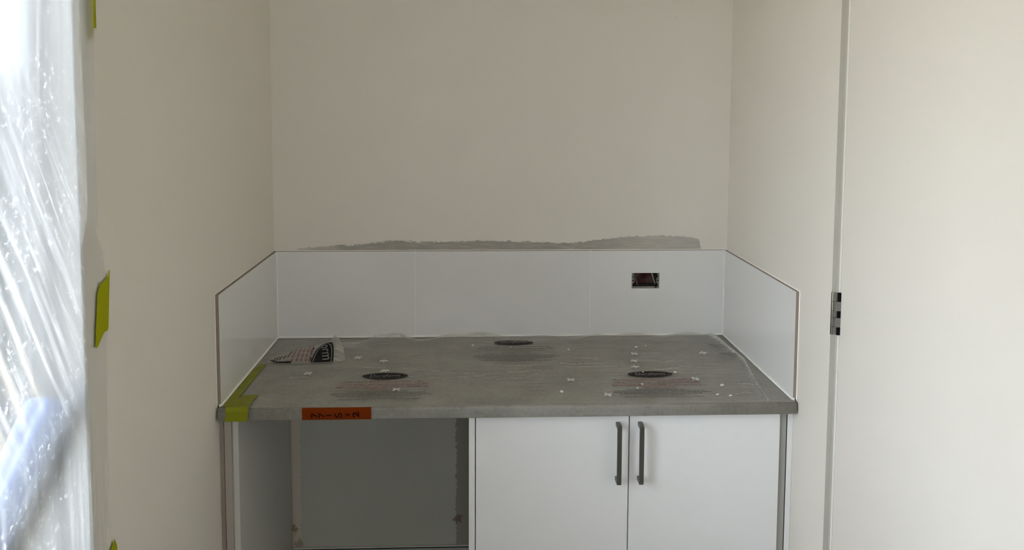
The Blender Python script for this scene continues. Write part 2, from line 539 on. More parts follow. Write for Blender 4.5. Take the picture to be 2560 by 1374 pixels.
for i in range(5):
    a, b = hs[i + 1] + .0003, hs[i] - .0003
    bm = bmesh.new()
    add_tube(bm, [(KX, KY, a), (KX, KY, b)], KR, 24)
    done(bm, 'knuckle', M_steel, hg)
    wide = i in (1, 3)
    box('leaf_plate', (KX, KY - .0075 if not wide else KY - .0115, a), (RX - .0006, KY - .004, b), M_steel2, hg)
box('mortise_shadow_gap', (KX + .006, KY - .0113, hz0), (RX - .0003, KY - .0060, hz1), M_dark, hg)  # black block paints the shade between the hinge leaves

# ------------------------------------------------------------------ splashback tiles
spl = empty('splashback', (WID / 2, 0, BT))
tag(spl, 'white glossy tile splashback round three sides of the grey bench', 'splashback')
TH = 1.200
def tile(name, a, b, dark, hole=None):
    """box tile; faces whose normal is in dark get the raw edge material"""
    bm = bmesh.new()
    if hole:
        x0, x1, z0, z1 = hole
        for p, q in ((a, (x0, b[1], b[2])), ((x1, a[1], a[2]), b), ((x0, a[1], a[2]), (x1, b[1], z0)), ((x0, a[1], z1), (x1, b[1], b[2]))):
            add_box(bm, p, q)
    else:
        add_box(bm, a, b)
    bm.normal_update()
    for f in bm.faces:
        for d in dark:
            if f.normal.dot(Vector(d)) > .9:
                cc = f.calc_center_median()
                if not hole or cc.z > b[2] - .001:
                    f.material_index = 1
    return done(bm, name, [M_tile, M_biscuit], spl)
g = .003
zb = BT + .004
J1, J2 = .4674, 1.0704
tile('tile', (.0025, 0, zb), (J1 - g / 2, TB - .0004, TH), [(0, 0, 1)])
tile('tile', (J1 + g / 2, 0, zb), (J2 - g / 2, TB - .0004, TH), [(0, 0, 1)])
tile('tile', (J2 + g / 2, 0, zb), (WID - .0025, TB - .0004, TH), [(0, 0, 1)], (HX0, HX1, HZ0, HZ1))
YT = -.6476
tile('tile', (TL + .0004, YT, zb), (0, TB - .0006, TH), [(0, 0, 1), (0, -1, 0)])
tile('tile', (WID, YT, zb), (TR - .0004, TB - .0006, TH), [(0, 0, 1), (0, -1, 0)])
for x in (J1, J2):
    box('grout_joint', (x - g / 2, .0007, zb), (x + g / 2, TB - .0005, TH - .0005), M_grout, spl)
# silicone beads in the corners and along the bench
bm = bmesh.new()
for x, s in ((0, 1), (WID, -1)):
    add_tube(bm, [(x + s * .0012, -.0012, BT + .0005), (x + s * .0012, -.0012, TH)], .0026, 8)
    add_tube(bm, [(x + s * .0008, -.001, BT + .0036), (x + s * .0008, YT, BT + .0036), (x - s * .004, YT - .002, BT + .0042)], [.0034, .0034, .0040], 8)
add_tube(bm, [(0, -.0008, BT + .0038), (WID, -.0008, BT + .0038)], .0036, 8)
add_tube(bm, [(TL, TB - .0002, TH + .0014), (TR, TB - .0002, TH + .0014)], .0018, 6)
for x in (TL, TR):
    add_tube(bm, [(x, TB, TH + .0008), (x, YT, TH + .0008), (x, YT - .0008, TH), (x, YT - .0008, BT + .0005)], .0013 if x < 0 else .0020, 6)
done(bm, 'silicone_bead', M_silicone, spl)

# ------------------------------------------------------------------ socket cut-out behind the tile
wb = empty('socket_cutout', ((HX0 + HX1) / 2, .05, HZ0))
tag(wb, 'rectangular socket cut-out in the white tile with bare metal clips', 'wall box')
M_cav = mat('red_brown_cavity_board', (.16, .060, .052), .9)
_n = noise_n(M_cav, 40, 4)
lk(M_cav, ramp(M_cav, _n, [(.35, (.075, .030, .027)), (.55, (.17, .070, .062)), (.7, (.20, .15, .11))]), M_cav.node_tree.nodes['Principled BSDF'].inputs['Base Color'])
M_grey_stud = mat('grey_zinc_strap', (.36, .355, .34), .5, metal=.3)
M_plaster = mat('broken_plaster', (.40, .39, .365), .9)
M_dull = mat('cavity_shade', (.10, .092, .08), .8)  # dark liner added so the cut-out's inner sides do not look lit
box('cavity_board', (HX0 + .0005, .088, HZ0 + .0005), (HX1 - .0005, .098, HZ1 - .0005), M_cav, wb)
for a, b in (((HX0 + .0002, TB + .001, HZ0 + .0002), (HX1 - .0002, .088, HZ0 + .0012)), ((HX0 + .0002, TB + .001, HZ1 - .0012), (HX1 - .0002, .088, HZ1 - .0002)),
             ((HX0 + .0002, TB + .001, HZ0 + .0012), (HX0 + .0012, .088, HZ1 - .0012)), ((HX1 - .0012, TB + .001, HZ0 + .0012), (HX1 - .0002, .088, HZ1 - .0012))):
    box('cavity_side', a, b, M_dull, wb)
prism('strap', [(1.285, HZ1 - .0003), (1.2895, HZ1 - .0003), (1.3025, HZ0 + .012), (1.3000, HZ0 + .010)], 1, .025, .032, M_grey_stud, wb)
prism('strap', [(1.220, HZ1 - .001), (1.2255, HZ1 - .001), (1.243, HZ0 + .006), (1.2385, HZ0 + .006)], 1, .030, .036, mat('dull_strap', (.14, .135, .12), .6), wb)
for s, x in ((1, HX0), (-1, HX1)):
    bm = bmesh.new()
    zc = (HZ0 + HZ1) / 2
    outer = [(x + s * .0004, HZ0 + .0006), (x + s * .008, HZ0 + .0006), (x + s * .0035, HZ0 + .009), (x + s * .0035, zc - .013),
             (x + s * .0095, zc - .007), (x + s * .0105, zc), (x + s * .0095, zc + .007), (x + s * .0035, zc + .013),
             (x + s * .0035, HZ1 - .009), (x + s * .008, HZ1 - .0006), (x + s * .0004, HZ1 - .0006)]
    lo = [bm.verts.new((p[0], .0035, p[1])) for p in outer]
    hi = [bm.verts.new((p[0], .0050, p[1])) for p in outer]
    bm.faces.new(lo); bm.faces.new(hi)
    for i in range(len(lo)):
        j = (i + 1) % len(lo)
        bm.faces.new((lo[i], lo[j], hi[j], hi[i]))
    bmesh.ops.recalc_face_normals(bm, faces=bm.faces)
    cl = done(bm, 'metal_clip', M_steel2, wb)
    bm = bmesh.new()
    add_tube(bm, [(x + s * .0055, .0030, zc), (x + s * .0055, .0036, zc)], .0024, 12)
    done(bm, 'screw_hole', M_dark, cl)
    for zz, dz in ((HZ0 + .003, .006), (HZ1 - .003, -.009)):
        bm = bmesh.new()
        add_tube(bm, [(x + s * .0075, .0030, zz), (x + s * .0045, .0028, zz + dz)], .0008, 6)
        done(bm, 'bent_tab', M_steel, cl)
bm = bmesh.new()
pts = []
nseg = 16
top = []
for i in range(nseg + 1):
    x = HX0 + .004 + (HX1 - HX0 - .018) * i / nseg
    top.append((x, HZ0 + .0035 + .0030 * noise.noise(Vector((x * 140, 0, 3)))))
prism('broken_plaster_edge', [(top[0][0], HZ0 + .0005)] + top + [(top[-1][0], HZ0 + .0005)], 1, .012, .020, M_plaster, wb)
bm.free()

# ------------------------------------------------------------------ bench
BX0, BX1, BY0, BZ0 = -.0040, 1.5420, -.667, .868
bm = bmesh.new()
prof = [(-.0002, BZ0), (-.0002, BT)]
R = .008
for i in range(7):
    t = math.radians(90 + 90 * i / 6)
    prof.append((BY0 + R + R * math.cos(t), BT - R + R * math.sin(t)))
R2 = .003
for i in range(4):
    t = math.radians(180 + 90 * i / 3)
    prof.append((BY0 + R2 + R2 * math.cos(t), BZ0 + R2 + R2 * math.sin(t)))
lo = [bm.verts.new((BX0, a, b)) for a, b in prof]
hi = [bm.verts.new((BX1, a, b)) for a, b in prof]
bm.faces.new(lo); bm.faces.new(hi)
for i in range(len(prof)):
    j = (i + 1) % len(prof)
    f = bm.faces.new((lo[i], lo[j], hi[j], hi[i]))
    f.smooth = 2 <= i <= 12
bmesh.ops.recalc_face_normals(bm, faces=bm.faces)
bench = done(bm, 'benchtop', M_bench)
tag(bench, 'grey concrete-look laminate benchtop fitted wall to wall in the alcove', 'benchtop')

# ------------------------------------------------------------------ cupboard
cab = empty('base_cupboard', (1.1, -.32, 0))
tag(cab, 'white two-door base cupboard with dark bar handles under the bench', 'cupboard')
KZ = .10
YF = -.622                                # carcass front
CTOP = BZ0 - .0005
box('side_panel', (.655, -.640, 0.0), (.6715, -.004, CTOP), M_white_lam, cab, .0006)
box('side_panel', (1.5035, YF, KZ), (1.5195, -.004, CTOP), M_carcass, cab)
box('floor_panel', (.6715, YF, KZ), (1.5035, -.02, KZ + .016), M_carcass, cab)
box('back_panel', (.6715, -.02, KZ), (1.5035, -.004, CTOP), M_carcass, cab)
box('top_rail', (.6715, YF, CTOP - .016), (1.5035, -.52, CTOP), M_dark, cab)
box('kickboard', (.6715, -.57, 0.0), (1.5295, -.554, KZ), M_white_lam, cab)
box('filler_strip', (1.5090, -.632, 0), (1.5285, -.606, CTOP), mat('grey_filler', (.36, .355, .33), .5), cab)
box('scribe_or_shade_strip', (1.5318, -.630, 0.0), (1.5472, -.60, CTOP), M_white_lam, cab)
box('shadow_gap', (1.5286, -.6295, 0.0), (1.5318, -.60, CTOP), M_dark, cab)  # solid black block paints the shade of the gap
M_doors = M_white_lam
hm = None
for i, (x0, x1, hx) in enumerate(((.6738, 1.0895, 1.0595), (1.0925, 1.5075, 1.1200))):
    d = box('cupboard_door', (x0, -.640, KZ + .006), (x1, -.6232, BZ0 - .005), M_doors, cab, .0008)
    bm = bmesh.new()
    # square D handle with chamfered corners
    w2 = .0060
    yo, yi, yd = -.6745, -.6665, -.6398
    zt, zl, th = .843, .680, .011
    side = [(yd, zt), (yo + .004, zt), (yo, zt - .004), (yo, zl + .002), (yo + .002, zl), (yd, zl), (yd, zl + th), (yi, zl + th), (yi, zt - th), (yd, zt - th)]
    lo = [bm.verts.new((hx - w2, a, b)) for a, b in side]
    hi = [bm.verts.new((hx + w2, a, b)) for a, b in side]
    for q in ((0, 1, 2, 8, 9), (2, 3, 7, 8), (3, 4, 5, 6, 7)):
        bm.faces.new([lo[k] for k in q]); bm.faces.new([hi[k] for k in q])
    for k in range(len(side)):
        j = (k + 1) % len(side)
        bm.faces.new((lo[k], lo[j], hi[j], hi[k]))
    bmesh.ops.recalc_face_normals(bm, faces=bm.faces)
    bmesh.ops.bevel(bm, geom=[e for e in bm.edges if abs(e.verts[0].co.x - e.verts[1].co.x) < 1e-6 and e.calc_face_angle(0) > .5], offset=.0007, segments=1, affect='EDGES')
    h = done(bm, 'handle', M_handle, d)
    h['label'] = 'dark metal bar handle'

# end panel on the left of the appliance space
ep = empty('end_panel', (.02, -.32, 0))
tag(ep, 'tall end panel against the left wall beside the open appliance space', 'panel')
box('outer_board', (.0045, -.640, 0), (.0225, -.004, CTOP), M_panel_edge, ep, .0006)  # brown wood tone with the edge's shade mixed into the colour
box('inner_board', (.0227, -.627, 0), (.0380, -.004, CTOP), M_carcass, ep, .0006)
box('scribe_or_shade_strip', (-.0090, -.632, 0), (.0012, -.60, CTOP), mat('shaded_wall_brown', (.36, .315, .265), .6), ep)  # brown strip stands in for the wall in shade beside the panel
box('shadow_gap', (.0012, -.6315, 0), (.0044, -.60, CTOP), M_dark, ep)  # black fill paints the shade in this slit

# tiled skirting under the bench on the back wall
sk = empty('trim_1', (.35, 0, 0)); struct(sk)
M_sktile = mat('grey_skirting_tile', (.46, .46, .42), .25)
for x0, x1 in ((.0385, .4105), (.4135, .6545)):
    box('tile', (x0, -.0005, .001), (x1, TB - .0004, .1465), M_sktile, sk, .0004)
box('grout_joint', (.0385, .0015, .1465), (.6545, TB - .0004, .1505), M_dark, sk)
box('silicone_bead', (.0385, -.001, .1505), (.6545, TB - .0004, .1550), mat('dull_silicone', (.66, .64, .58), .5), sk, .001)

# ------------------------------------------------------------------ protective film on the bench
film = empty('protective_film', (.78, -.34, BT))
tag(film, 'clear printed protective film with crinkled edges spread on the grey bench', 'protective film')
yb_tab = [(.030, -.268), (.10, -.225), (.235, -.125), (.28, -.108), (.312, -.085), (.335, -.028), (.40, -.020), (.455, -.030), (.50, -.036), (.56, -.022),
          (.62, -.014), (.70, -.012), (.745, -.026), (.82, -.028), (1.0, -.028), (1.07, -.032), (1.16, -.022), (1.25, -.020), (1.33, -.024), (1.37, -.022), (1.49, -.028), (1.502, -.06), (1.508, -.12), (1.514, -.22), (1.517, -.28)]
yf_tab = [(.030, -.285), (.045, -.42), (.060, -.52), (.075, -.60), (.082, -.6625), (1.469, -.6625), (1.481, -.566), (1.493, -.462), (1.505, -.385), (1.517, -.300)]
lift_tab = [(.03, 0), (.24, .012), (.30, .016), (.345, .012), (.37, .010), (.42, .014), (.48, .002), (.53, .003), (.60, .013), (.66, .016), (.72, .010), (.80, .005), (.92, .007), (1.04, .006), (1.10, .010), (1.20, .010), (1.30, .006), (1.42, .010), (1.50, .010), (1.517, .004)]
NX, NY = 190, 64
verts, faces, haze = [], [], []
xs = [.030 + (1.517 - .030) * i / NX for i in range(NX + 1)]
for x in xs:
    a, b = lerp_tab(yf_tab, x), lerp_tab(yb_tab, x)
    L = lerp_tab(lift_tab, x)
    for j in range(NY + 1):
        t = j / NY
        y = a + (b - a) * t
        db = b - y
        z = BT + .0009
        e = max(0, 1 - db / .075)
        z += 1.7 * L * (e * e * (3 - 2 * e)) * (.8 + .2 * math.sin(x * 37))
        dr = 1.517 - x + max(0, (-.62 - y)) * .0
        er = max(0, 1 - (x - 0) * 0 - max(0, (lerp_tab([( -.6625, 1.469), (-.566, 1.481), (-.462, 1.493), (-.385, 1.505), (-.30, 1.517), (-.2, 1.512), (-.1, 1.504), (-.03, 1.49)], y) - x)) / .035)
        z += .0055 * er * er * (.5 + .5 * math.sin(y * 16 + 1.1))
        z += .0009 * max(0, noise.noise(Vector((x * 7, y * 26, 0)))) + .0003
        verts.append((x, y, z))
        hb = .42 * max(0, 1 - db / .055)
        hr = .42 * max(0, er - .45) / .55
        hf = .16 * max(0, 1 - (y - a) / .014)
        haze.append(min(.55, hb + hr + hf))
for i in range(NX):
    for j in range(NY):
        p = i * (NY + 1) + j
        faces.append((p, p + NY + 1, p + NY + 2, p + 1))
me = bpy.data.meshes.new('film_sheet')
me.from_pydata(verts, [], faces)
at = me.attributes.new('haze', 'FLOAT', 'POINT')
at.data.foreach_set('value', haze)
me.polygons.foreach_set('use_smooth', [True] * len(faces))
link('film_sheet', me, M_film, film)

def text_mesh(s, shear=0, size=1, space=1.0):
    cu = bpy.data.curves.new('t', 'FONT')
    cu.body = s
    cu.size = size
    cu.shear = shear
    cu.space_character = space
    cu.align_x = 'CENTER'
    cu.align_y = 'CENTER'
    cu.resolution_u = 3
    ob = bpy.data.objects.new('t', cu)
    C.objects.link(ob)
    dg = bpy.context.evaluated_depsgraph_get()
    dg.update()
    me = bpy.data.meshes.new_from_object(ob.evaluated_get(dg))
    bpy.data.objects.remove(ob)
    return me

ZP = BT + .0031
def print_block(cx, cy, w, logo_h, lines_r, lines_k, seed, ang=0, faint=1):
    rnd = random.Random(seed)
    ca, sa = math.cos(ang), math.sin(ang)
    def T(x, y, z):
        return (cx + x * ca - y * sa, cy + x * sa + y * ca, z)
    # logo: dark pointed oval, thin pale ring, lettering
    def oval(rx, ry, z, n=48):
        pts = []
        for k in range(n):
            t = 2 * math.pi * k / n
            c, s_ = math.cos(t), math.sin(t)
            pts.append(T(rx * math.copysign(abs(c) ** .92, c), ry * math.copysign(abs(s_) ** 1.12, s_), z))
        return pts
    bm = bmesh.new()
    bm.faces.new([bm.verts.new(p) for p in oval(w / 2, logo_h / 2, ZP)])
    lg = done(bm, 'logo_oval', M_print_kd, film)
    bm = bmesh.new()
    o1 = [bm.verts.new(p) for p in oval(w / 2 * .90, logo_h / 2 * .84, ZP + .0003)]
    o2 = [bm.verts.new(p) for p in oval(w / 2 * .885, logo_h / 2 * .80, ZP + .0003)]
    for k in range(len(o1)):
        bm.faces.new((o1[k], o1[(k + 1) % len(o1)], o2[(k + 1) % len(o1)], o2[k]))
    done(bm, 'logo_ring', M_print_w, lg)
    me = text_mesh('Duraform', .12)
    xs_ = [v.co.x for v in me.vertices]; ys_ = [v.co.y for v in me.vertices]
    sx = w * .66 / (max(xs_) - min(xs_)); sy = logo_h * .44 / (max(ys_) - min(ys_))
    ym = (max(ys_) + min(ys_)) / 2; xm = (max(xs_) + min(xs_)) / 2
    for v in me.vertices:
        v.co = T((v.co.x - xm) * sx, (v.co.y - ym) * sy, ZP + .0004)
    link('logo_lettering', me, M_print_w, lg)
    # unreadable lines of small print, one block per colour
    for nm, lines, mm in (('red_small_print', lines_r, M_print_r), ('black_small_print', lines_k, M_print_k)):
        bm = bmesh.new()
        for (x0, x1, y, h) in lines:
            x = x0
            while x < x1 - .002:
                wl = min(rnd.uniform(.008, .028), x1 - x)
                q = [T(x, y - h / 2, ZP), T(x + wl, y - h / 2, ZP), T(x + wl, y + h / 2, ZP), T(x, y + h / 2, ZP)]
                bm.faces.new([bm.verts.new(p) for p in q])
                x += wl + .0022
        o = done(bm, nm, mm, film)
        o['kind'] = 'stuff'

red = [(-.118, .118, -.050, .007), (-.125, .130, -.076, .008), (-.130, .130, -.098, .008), (-.045, .050, -.118, .007)]
blk = [(-.030, .035, -.034, .003), (-.095, .075, -.134, .0042), (-.132, .128, -.146, .0042), (-.136, .140, -.158, .0045), (-.120, .115, -.170, .0042), (-.060, .060, -.183, .0036), (-.110, .110, -.196, .0034)]
print_block(.4075, -.414, .134, .056, red, blk, 3, .02)
print_block(1.1925, -.421, .134, .052, red, blk, 5, .0)
redm = [(-.118, .118, -.050, .005), (-.125, .130, -.072, .005)]
blkm = [(-.095, .095, -.092, .004), (-.045, .050, -.112, .004), (-.095, .075, -.132, .0045), (-.132, .128, -.148, .0045), (-.136, .140, -.160, .0045), (-.120, .115, -.173, .0045), (-.100, .060, -.188, .004), (-.110, .110, -.200, .004)]
print_block(.802, -.078, .132, .050, [], redm + blkm, 9, 0)
# cut-off print at the right rim
bm = bmesh.new()
for y, x0, x1 in ((-.135, 1.450, 1.492), (-.150, 1.455, 1.498), (-.165, 1.462, 1.500), (-.232, 1.455, 1.510), (-.243, 1.462, 1.511), (-.254, 1.478, 1.513), (-.272, 1.485, 1.513)):
    z = BT + .0065
    bm.faces.new([bm.verts.new(p) for p in ((x0, y - .002, z), (x1, y - .002, z), (x1, y + .002, z), (x0, y + .002, z))])
done(bm, 'black_small_print', M_print_k, film)['kind'] = 'stuff'

# pale crease ribbons laid on the film
M_crease = tape_mat('pale_film_crease', (.66, .64, .60), .34)
rc = random.Random(12)
for x0, x1, y in ((.745, .885, -.325), (.770, .868, -.385), (.842, .880, -.405), (.540, .630, -.380), (.560, .680, -.402), (.935, 1.025, -.312), (1.170, 1.318, -.295), (1.015, 1.110, -.345),
                  (.690, .745, -.440), (.620, .700, -.425), (.770, .830, -.445), (1.205, 1.290, -.375), (.690, .730, -.520), (.330, .400, -.330), (.455, .510, -.350), (.130, .190, -.420), (1.440, 1.470, -.520), (1.395, 1.440, -.595), (.985, 1.060, -.262)):
    bm = bmesh.new()
    n_ = 10
    ph = rc.uniform(0, 6)
    rows = []
    for k in range(n_ + 1):
        t = k / n_
        x = x0 + (x1 - x0) * t
        yy = y + .006 * math.sin(ph + t * 4) + .002 * math.sin(ph * 3 + t * 11)
        w = .0048 * math.sin(math.pi * min(1, max(0, .06 + .88 * t))) * (.7 + .3 * math.sin(ph + t * 9))
        rows.append([bm.verts.new((x, yy - w, BT + .0024)), bm.verts.new((x, yy, BT + .0042)), bm.verts.new((x, yy + w, BT + .0024))])
    for p, q in zip(rows, rows[1:]):
        for j in (0, 1):
            bm.faces.new((p[j], q[j], q[j + 1], p[j + 1]))
    done(bm, 'crease', M_crease, film, smooth=True)

# folded-over corner of the film, print seen turned round
fr_tab = [(0, (.026, -.262, .9035)), (.12, (.060, -.288, .9035)), (.35, (.120, -.293, .9038)), (.65, (.190, -.292, .9038)), (.85, (.235, -.288, .9038)), (1, (.268, -.262, .904))]
bk_tab = [(0, (.028, -.256, .905)), (.12, (.052, -.215, .9075)), (.35, (.110, -.165, .915)), (.65, (.172, -.150, .924)), (.80, (.200, -.150, .932)), (.90, (.2255, -.165, .961)), (1, (.246, -.185, .936))]
def vtab(tab, u):
    for (a, p), (b, q) in zip(tab, tab[1:]):
        if u <= b:
            t = (u - a) / (b - a)
            return Vector(p).lerp(Vector(q), t)
    return Vector(tab[-1][1])
def flap(u, v, off=0):
    p = vtab(fr_tab, u).lerp(vtab(bk_tab, u), v)
    p.z += .010 * math.sin(math.pi * v) * min(1, u * 3) + off
    p.y -= off * .6
    return p
NU, NV = 40, 14
verts = [flap(i / NU, j / NV) for i in range(NU + 1) for j in range(NV + 1)]
faces = [(i * (NV + 1) + j, (i + 1) * (NV + 1) + j, (i + 1) * (NV + 1) + j + 1, i * (NV + 1) + j + 1) for i in range(NU) for j in range(NV)]
me = bpy.data.meshes.new('folded_corner')
me.from_pydata(verts, [], faces)
me.polygons.foreach_set('use_smooth', [True] * len(faces))
fc = link('folded_corner', me, M_flap, film)
fc['label'] = 'milky folded-back corner of the film'
def strip_on_flap(bm, path, w, off=.0022):
    """thin ribbon along (u,v) points"""
    for (a, b) in zip(path, path[1:]):
        d = Vector((b[0] - a[0], b[1] - a[1]))
        n_ = Vector((-d.y, d.x)).normalized()
        n_ = Vector((n_.x * w * .45, n_.y * w))
        q = [(a[0] + n_.x, a[1] + n_.y), (b[0] + n_.x, b[1] + n_.y), (b[0] - n_.x, b[1] - n_.y), (a[0] - n_.x, a[1] - n_.y)]
        bm.faces.new([bm.verts.new(flap(min(1, max(0, s_)), min(1, max(0, t)), off)) for s_, t in q])
# logo (half of the oval, long axis turned across)
bm = bmesh.new()
def half_oval(cu, cv, ru, rv, off):
    pts = []
    for k in range(25):
        t = math.pi * k / 24
        pts.append((cu + ru * math.cos(t) + .06 * math.sin(t), cv + rv * math.sin(t)))
    rows = []
    for j in range(13):
        v = cv + rv * math.sin(math.pi / 2 * j / 12)
        hw = ru * math.cos(math.pi / 2 * j / 12) + .004
        mid = cu + .06 * math.sin(math.pi / 2 * j / 12)
        rows.append([bm.verts.new(flap(max(0, min(1, mid - hw + 2 * hw * k / 12)), v, off)) for k in range(13)])
    for j in range(12):
        for k in range(12):
            bm.faces.new((rows[j][k], rows[j][k + 1], rows[j + 1][k + 1], rows[j + 1][k]))
half_oval(.70, .02, .145, .86, .0022)
lg = done(bm, 'logo_oval', M_print_kd, fc)
bm = bmesh.new()
ring = [(.70 + .122 * math.cos(t) + .055 * math.sin(t), .02 + .76 * math.sin(t)) for t in [math.pi * k / 16 for k in range(17)]]
strip_on_flap(bm, ring, .012, .0034)
done(bm, 'logo_ring', M_print_w, lg)
me = text_mesh('orm', 0)
xs_ = [v.co.x for v in me.vertices]; ys_ = [v.co.y for v in me.vertices]
for v in me.vertices:
    tx = (v.co.x - min(xs_)) / (max(xs_) - min(xs_)); ty = (v.co.y - min(ys_)) / (max(ys_) - min(ys_))
    v.co = flap(.67 + .10 * ty + .035 * tx, .70 - .62 * tx, .0038)
link('logo_lettering', me, M_print_w, lg)
rnd = random.Random(4)
bm = bmesh.new()
for uc in (.30, .36, .42, .48, .53):
    v = .06
    while v < .80:
        l = rnd.uniform(.10, .22)
        strip_on_flap(bm, [(uc + .03 * v, v), (uc + .03 * (v + l), min(.88, v + l))], .028)
        v += l + .05
done(bm, 'red_small_print', tape_mat('red_print_bold', (.26, .075, .065), .72), fc)['kind'] = 'stuff'
bm = bmesh.new()
for uc in (.085, .12, .155, .20, .245):
    strip_on_flap(bm, [(uc, .10 + 1.2 * (uc - .08)), (uc + .012, .42), (uc + .028, .78 - .3 * rnd.random())], .014)
strip_on_flap(bm, [(.05, .25), (.12, .06), (.22, .04), (.30, .05)], .05)
strip_on_flap(bm, [(.545, .08), (.565, .70)], .018)
done(bm, 'black_small_print', M_print_kd, fc)['kind'] = 'stuff'

# ------------------------------------------------------------------ lime tape on the bench corner
lt = empty('masking_tape', (.04, -.5, BT))
tag(lt, 'lime green masking tape stuck over the left front corner of the bench', 'tape')
def flat(name, pts, z, mm, parent, th=.0004):
    return prism(name, pts, 2, z, z + th, mm, parent)
ZT = BT + .0024
flat('tape_strip', [(.0045, -.655), (.0045, -.47), (.0055, -.36), (.014, -.290), (.031, -.289), (.031, -.36), (.030, -.47), (.030, -.655)], ZT, M_lime_thin, lt)
flat('tape_strip', [(.018, -.6595), (.022, -.62), (.034, -.585), (.036, -.566), (.079, -.566), (.075, -.595), (.074, -.62), (.0765, -.6595)], ZT + .0006, M_lime_thin, lt)
prism('tape_end', [(.010, BZ0 - .001), (.019, .880), (.016, .8945), (.0765, .8945), (.0740, BZ0 - .001)], 1, BY0 - .0008, BY0 - .0004, M_lime, lt)
bm = bmesh.new()
prev = None
for i in range(8):
    t = math.radians(90 + 90 * i / 7)
    y, z = BY0 + R + (R + .0010) * math.cos(t), BT - R + (R + .0026 * (1 - i / 7) + .0006) * math.sin(t)
    a, b = bm.verts.new((.017, y, z)), bm.verts.new((.0765, y, z))
    if prev:
        bm.faces.new((prev[0], prev[1], b, a))
    prev = (a, b)
done(bm, 'tape_bend', M_lime, lt, smooth=True)

# ------------------------------------------------------------------ orange note tape on the front edge
ot = empty('note_tape', (.305, BY0, .884))
tag(ot, 'orange tape strip with handwritten black figures on the front edge of the bench', 'tape')
ox0, ox1, oz0, oz1 = .2155, .3970, .8690, .8985
bm = bmesh.new()
prev = None
prof2 = [(BY0 - .0006, oz0), (BY0 - .0006, BT - R)]
for i in range(1, 6):
    t = math.radians(180 - 70 * i / 5)
    prof2.append((BY0 + R + (R + .0006) * math.cos(t), BT - R + (R + .0006) * math.sin(t)))
for y, z in prof2:
    a, b = bm.verts.new((ox0, y, z)), bm.verts.new((ox1, y, z))
    if prev:
        bm.faces.new((prev[0], prev[1], b, a))
    prev = (a, b)
done(bm, 'tape_body', M_orange, ot, smooth=True)
def wr(px, py):     # coordinates of the strokes on a 2050 x 350 card
    return ox0 + (px - 255) / 2040 * (ox1 - ox0), BY0 - .0012, oz0 + (600 - py) / 350 * (oz1 - oz0) * 1.0
strokes = [[(548, 540), (540, 470), (556, 388), (590, 425), (640, 462), (700, 485)], [(768, 535), (752, 470), (752, 400), (800, 425), (860, 470), (925, 494)],
           [(955, 448), (1040, 462), (1125, 442)], [(1242, 395), (1238, 460), (1262, 512), (1300, 528), (1330, 490), (1330, 430), (1345, 392), (1385, 388), (1412, 440), (1415, 505), (1380, 545)],
           [(1556, 405), (1580, 495)], [(1628, 405), (1642, 475)], [(1798, 528), (1765, 470), (1762, 410), (1785, 380), (1850, 425), (1945, 508), (1925, 430), (1898, 345)]]
bm = bmesh.new()
for st in strokes:
    add_tube(bm, [wr(*p) for p in st], .0014, 8)
for v in bm.verts:
    v.co.y = BY0 - .0011 + (v.co.y - (BY0 - .0012)) * .3
done(bm, 'handwriting', M_ink, ot)

# ------------------------------------------------------------------ tile spacers and crumbs on the bench
M_spacer = mat('white_plastic_spacer', (.62, .61, .58), .5)
bm = bmesh.new()
A, B_ = .0125, .0016
pl = [(-A, -B_), (-B_, -B_), (-B_, -A), (B_, -A), (B_, -B_), (A, -B_), (A, B_), (B_, B_), (B_, A), (-B_, A), (-B_, B_), (-A, B_)]
lo = [bm.verts.new((a, b, 0)) for a, b in pl]
hi = [bm.verts.new((a, b, .003)) for a, b in pl]
bm.faces.new(lo[::-1]); bm.faces.new(hi)
for i in range(12):
    bm.faces.new((lo[i], lo[(i + 1) % 12], hi[(i + 1) % 12], hi[i]))
sp_me = bpy.data.meshes.new('tile_spacer')
bm.to_mesh(sp_me); bm.free()
sp_me.materials.append(M_spacer)
for (x, y, a, lab) in (
        (.178, -.391, 38, 'white tile spacer cross lying in front of the folded film corner'),
        (.305, -.239, 30, 'tilted white tile spacer cross right beside the raised fold of the film'),
        (.389, -.274, 4, 'square-set white tile spacer cross behind the logo nearest the folded corner'),
        (.402, -.372, 20, 'white tile spacer cross touching the rim of a dark oval logo'),
        (.451, -.539, 45, 'white tile spacer cross on the small print behind the orange tape'),
        (.950, -.473, 42, 'white tile spacer cross lying alone midway between the two front logos'),
        (1.184, -.223, 45, 'white tile spacer cross, hindmost in the row of three behind a logo'),
        (1.168, -.298, 24, 'white tile spacer cross, middle one in the row of three behind a logo'),
        (1.160, -.358, 4, 'white tile spacer cross in the row of three, the one next to the logo'),
        (1.407, -.221, 8, 'square-set white tile spacer cross on the bench below the socket cut-out'),
        (1.315, -.474, 42, 'white tile spacer cross at the end of a red print line'),
        (1.038, -.600, 33, 'white tile spacer cross near the front bench edge above the cupboard handles')):
    o = bpy.data.objects.new('tile_spacer', sp_me)
    C.objects.link(o)
    o.location = (x, y, BT + .0036)
    o.rotation_euler = (0, 0, math.radians(a))
    tag(o, lab, 'tile spacer', 'tile spacers on the bench')
M_chip = mat('white_adhesive_crumb', (.72, .71, .68), .8)
bm = bmesh.new()
bmesh.ops.create_icosphere(bm, subdivisions=2, radius=1)
for v in bm.verts:
    v.co *= 1 + .35 * noise.noise(v.co * 1.7)
    v.co.z = max(v.co.z, -.5) * .6
ch_me = bpy.data.meshes.new('adhesive_crumb')
bm.to_mesh(ch_me); bm.free()
ch_me.materials.append(M_chip)
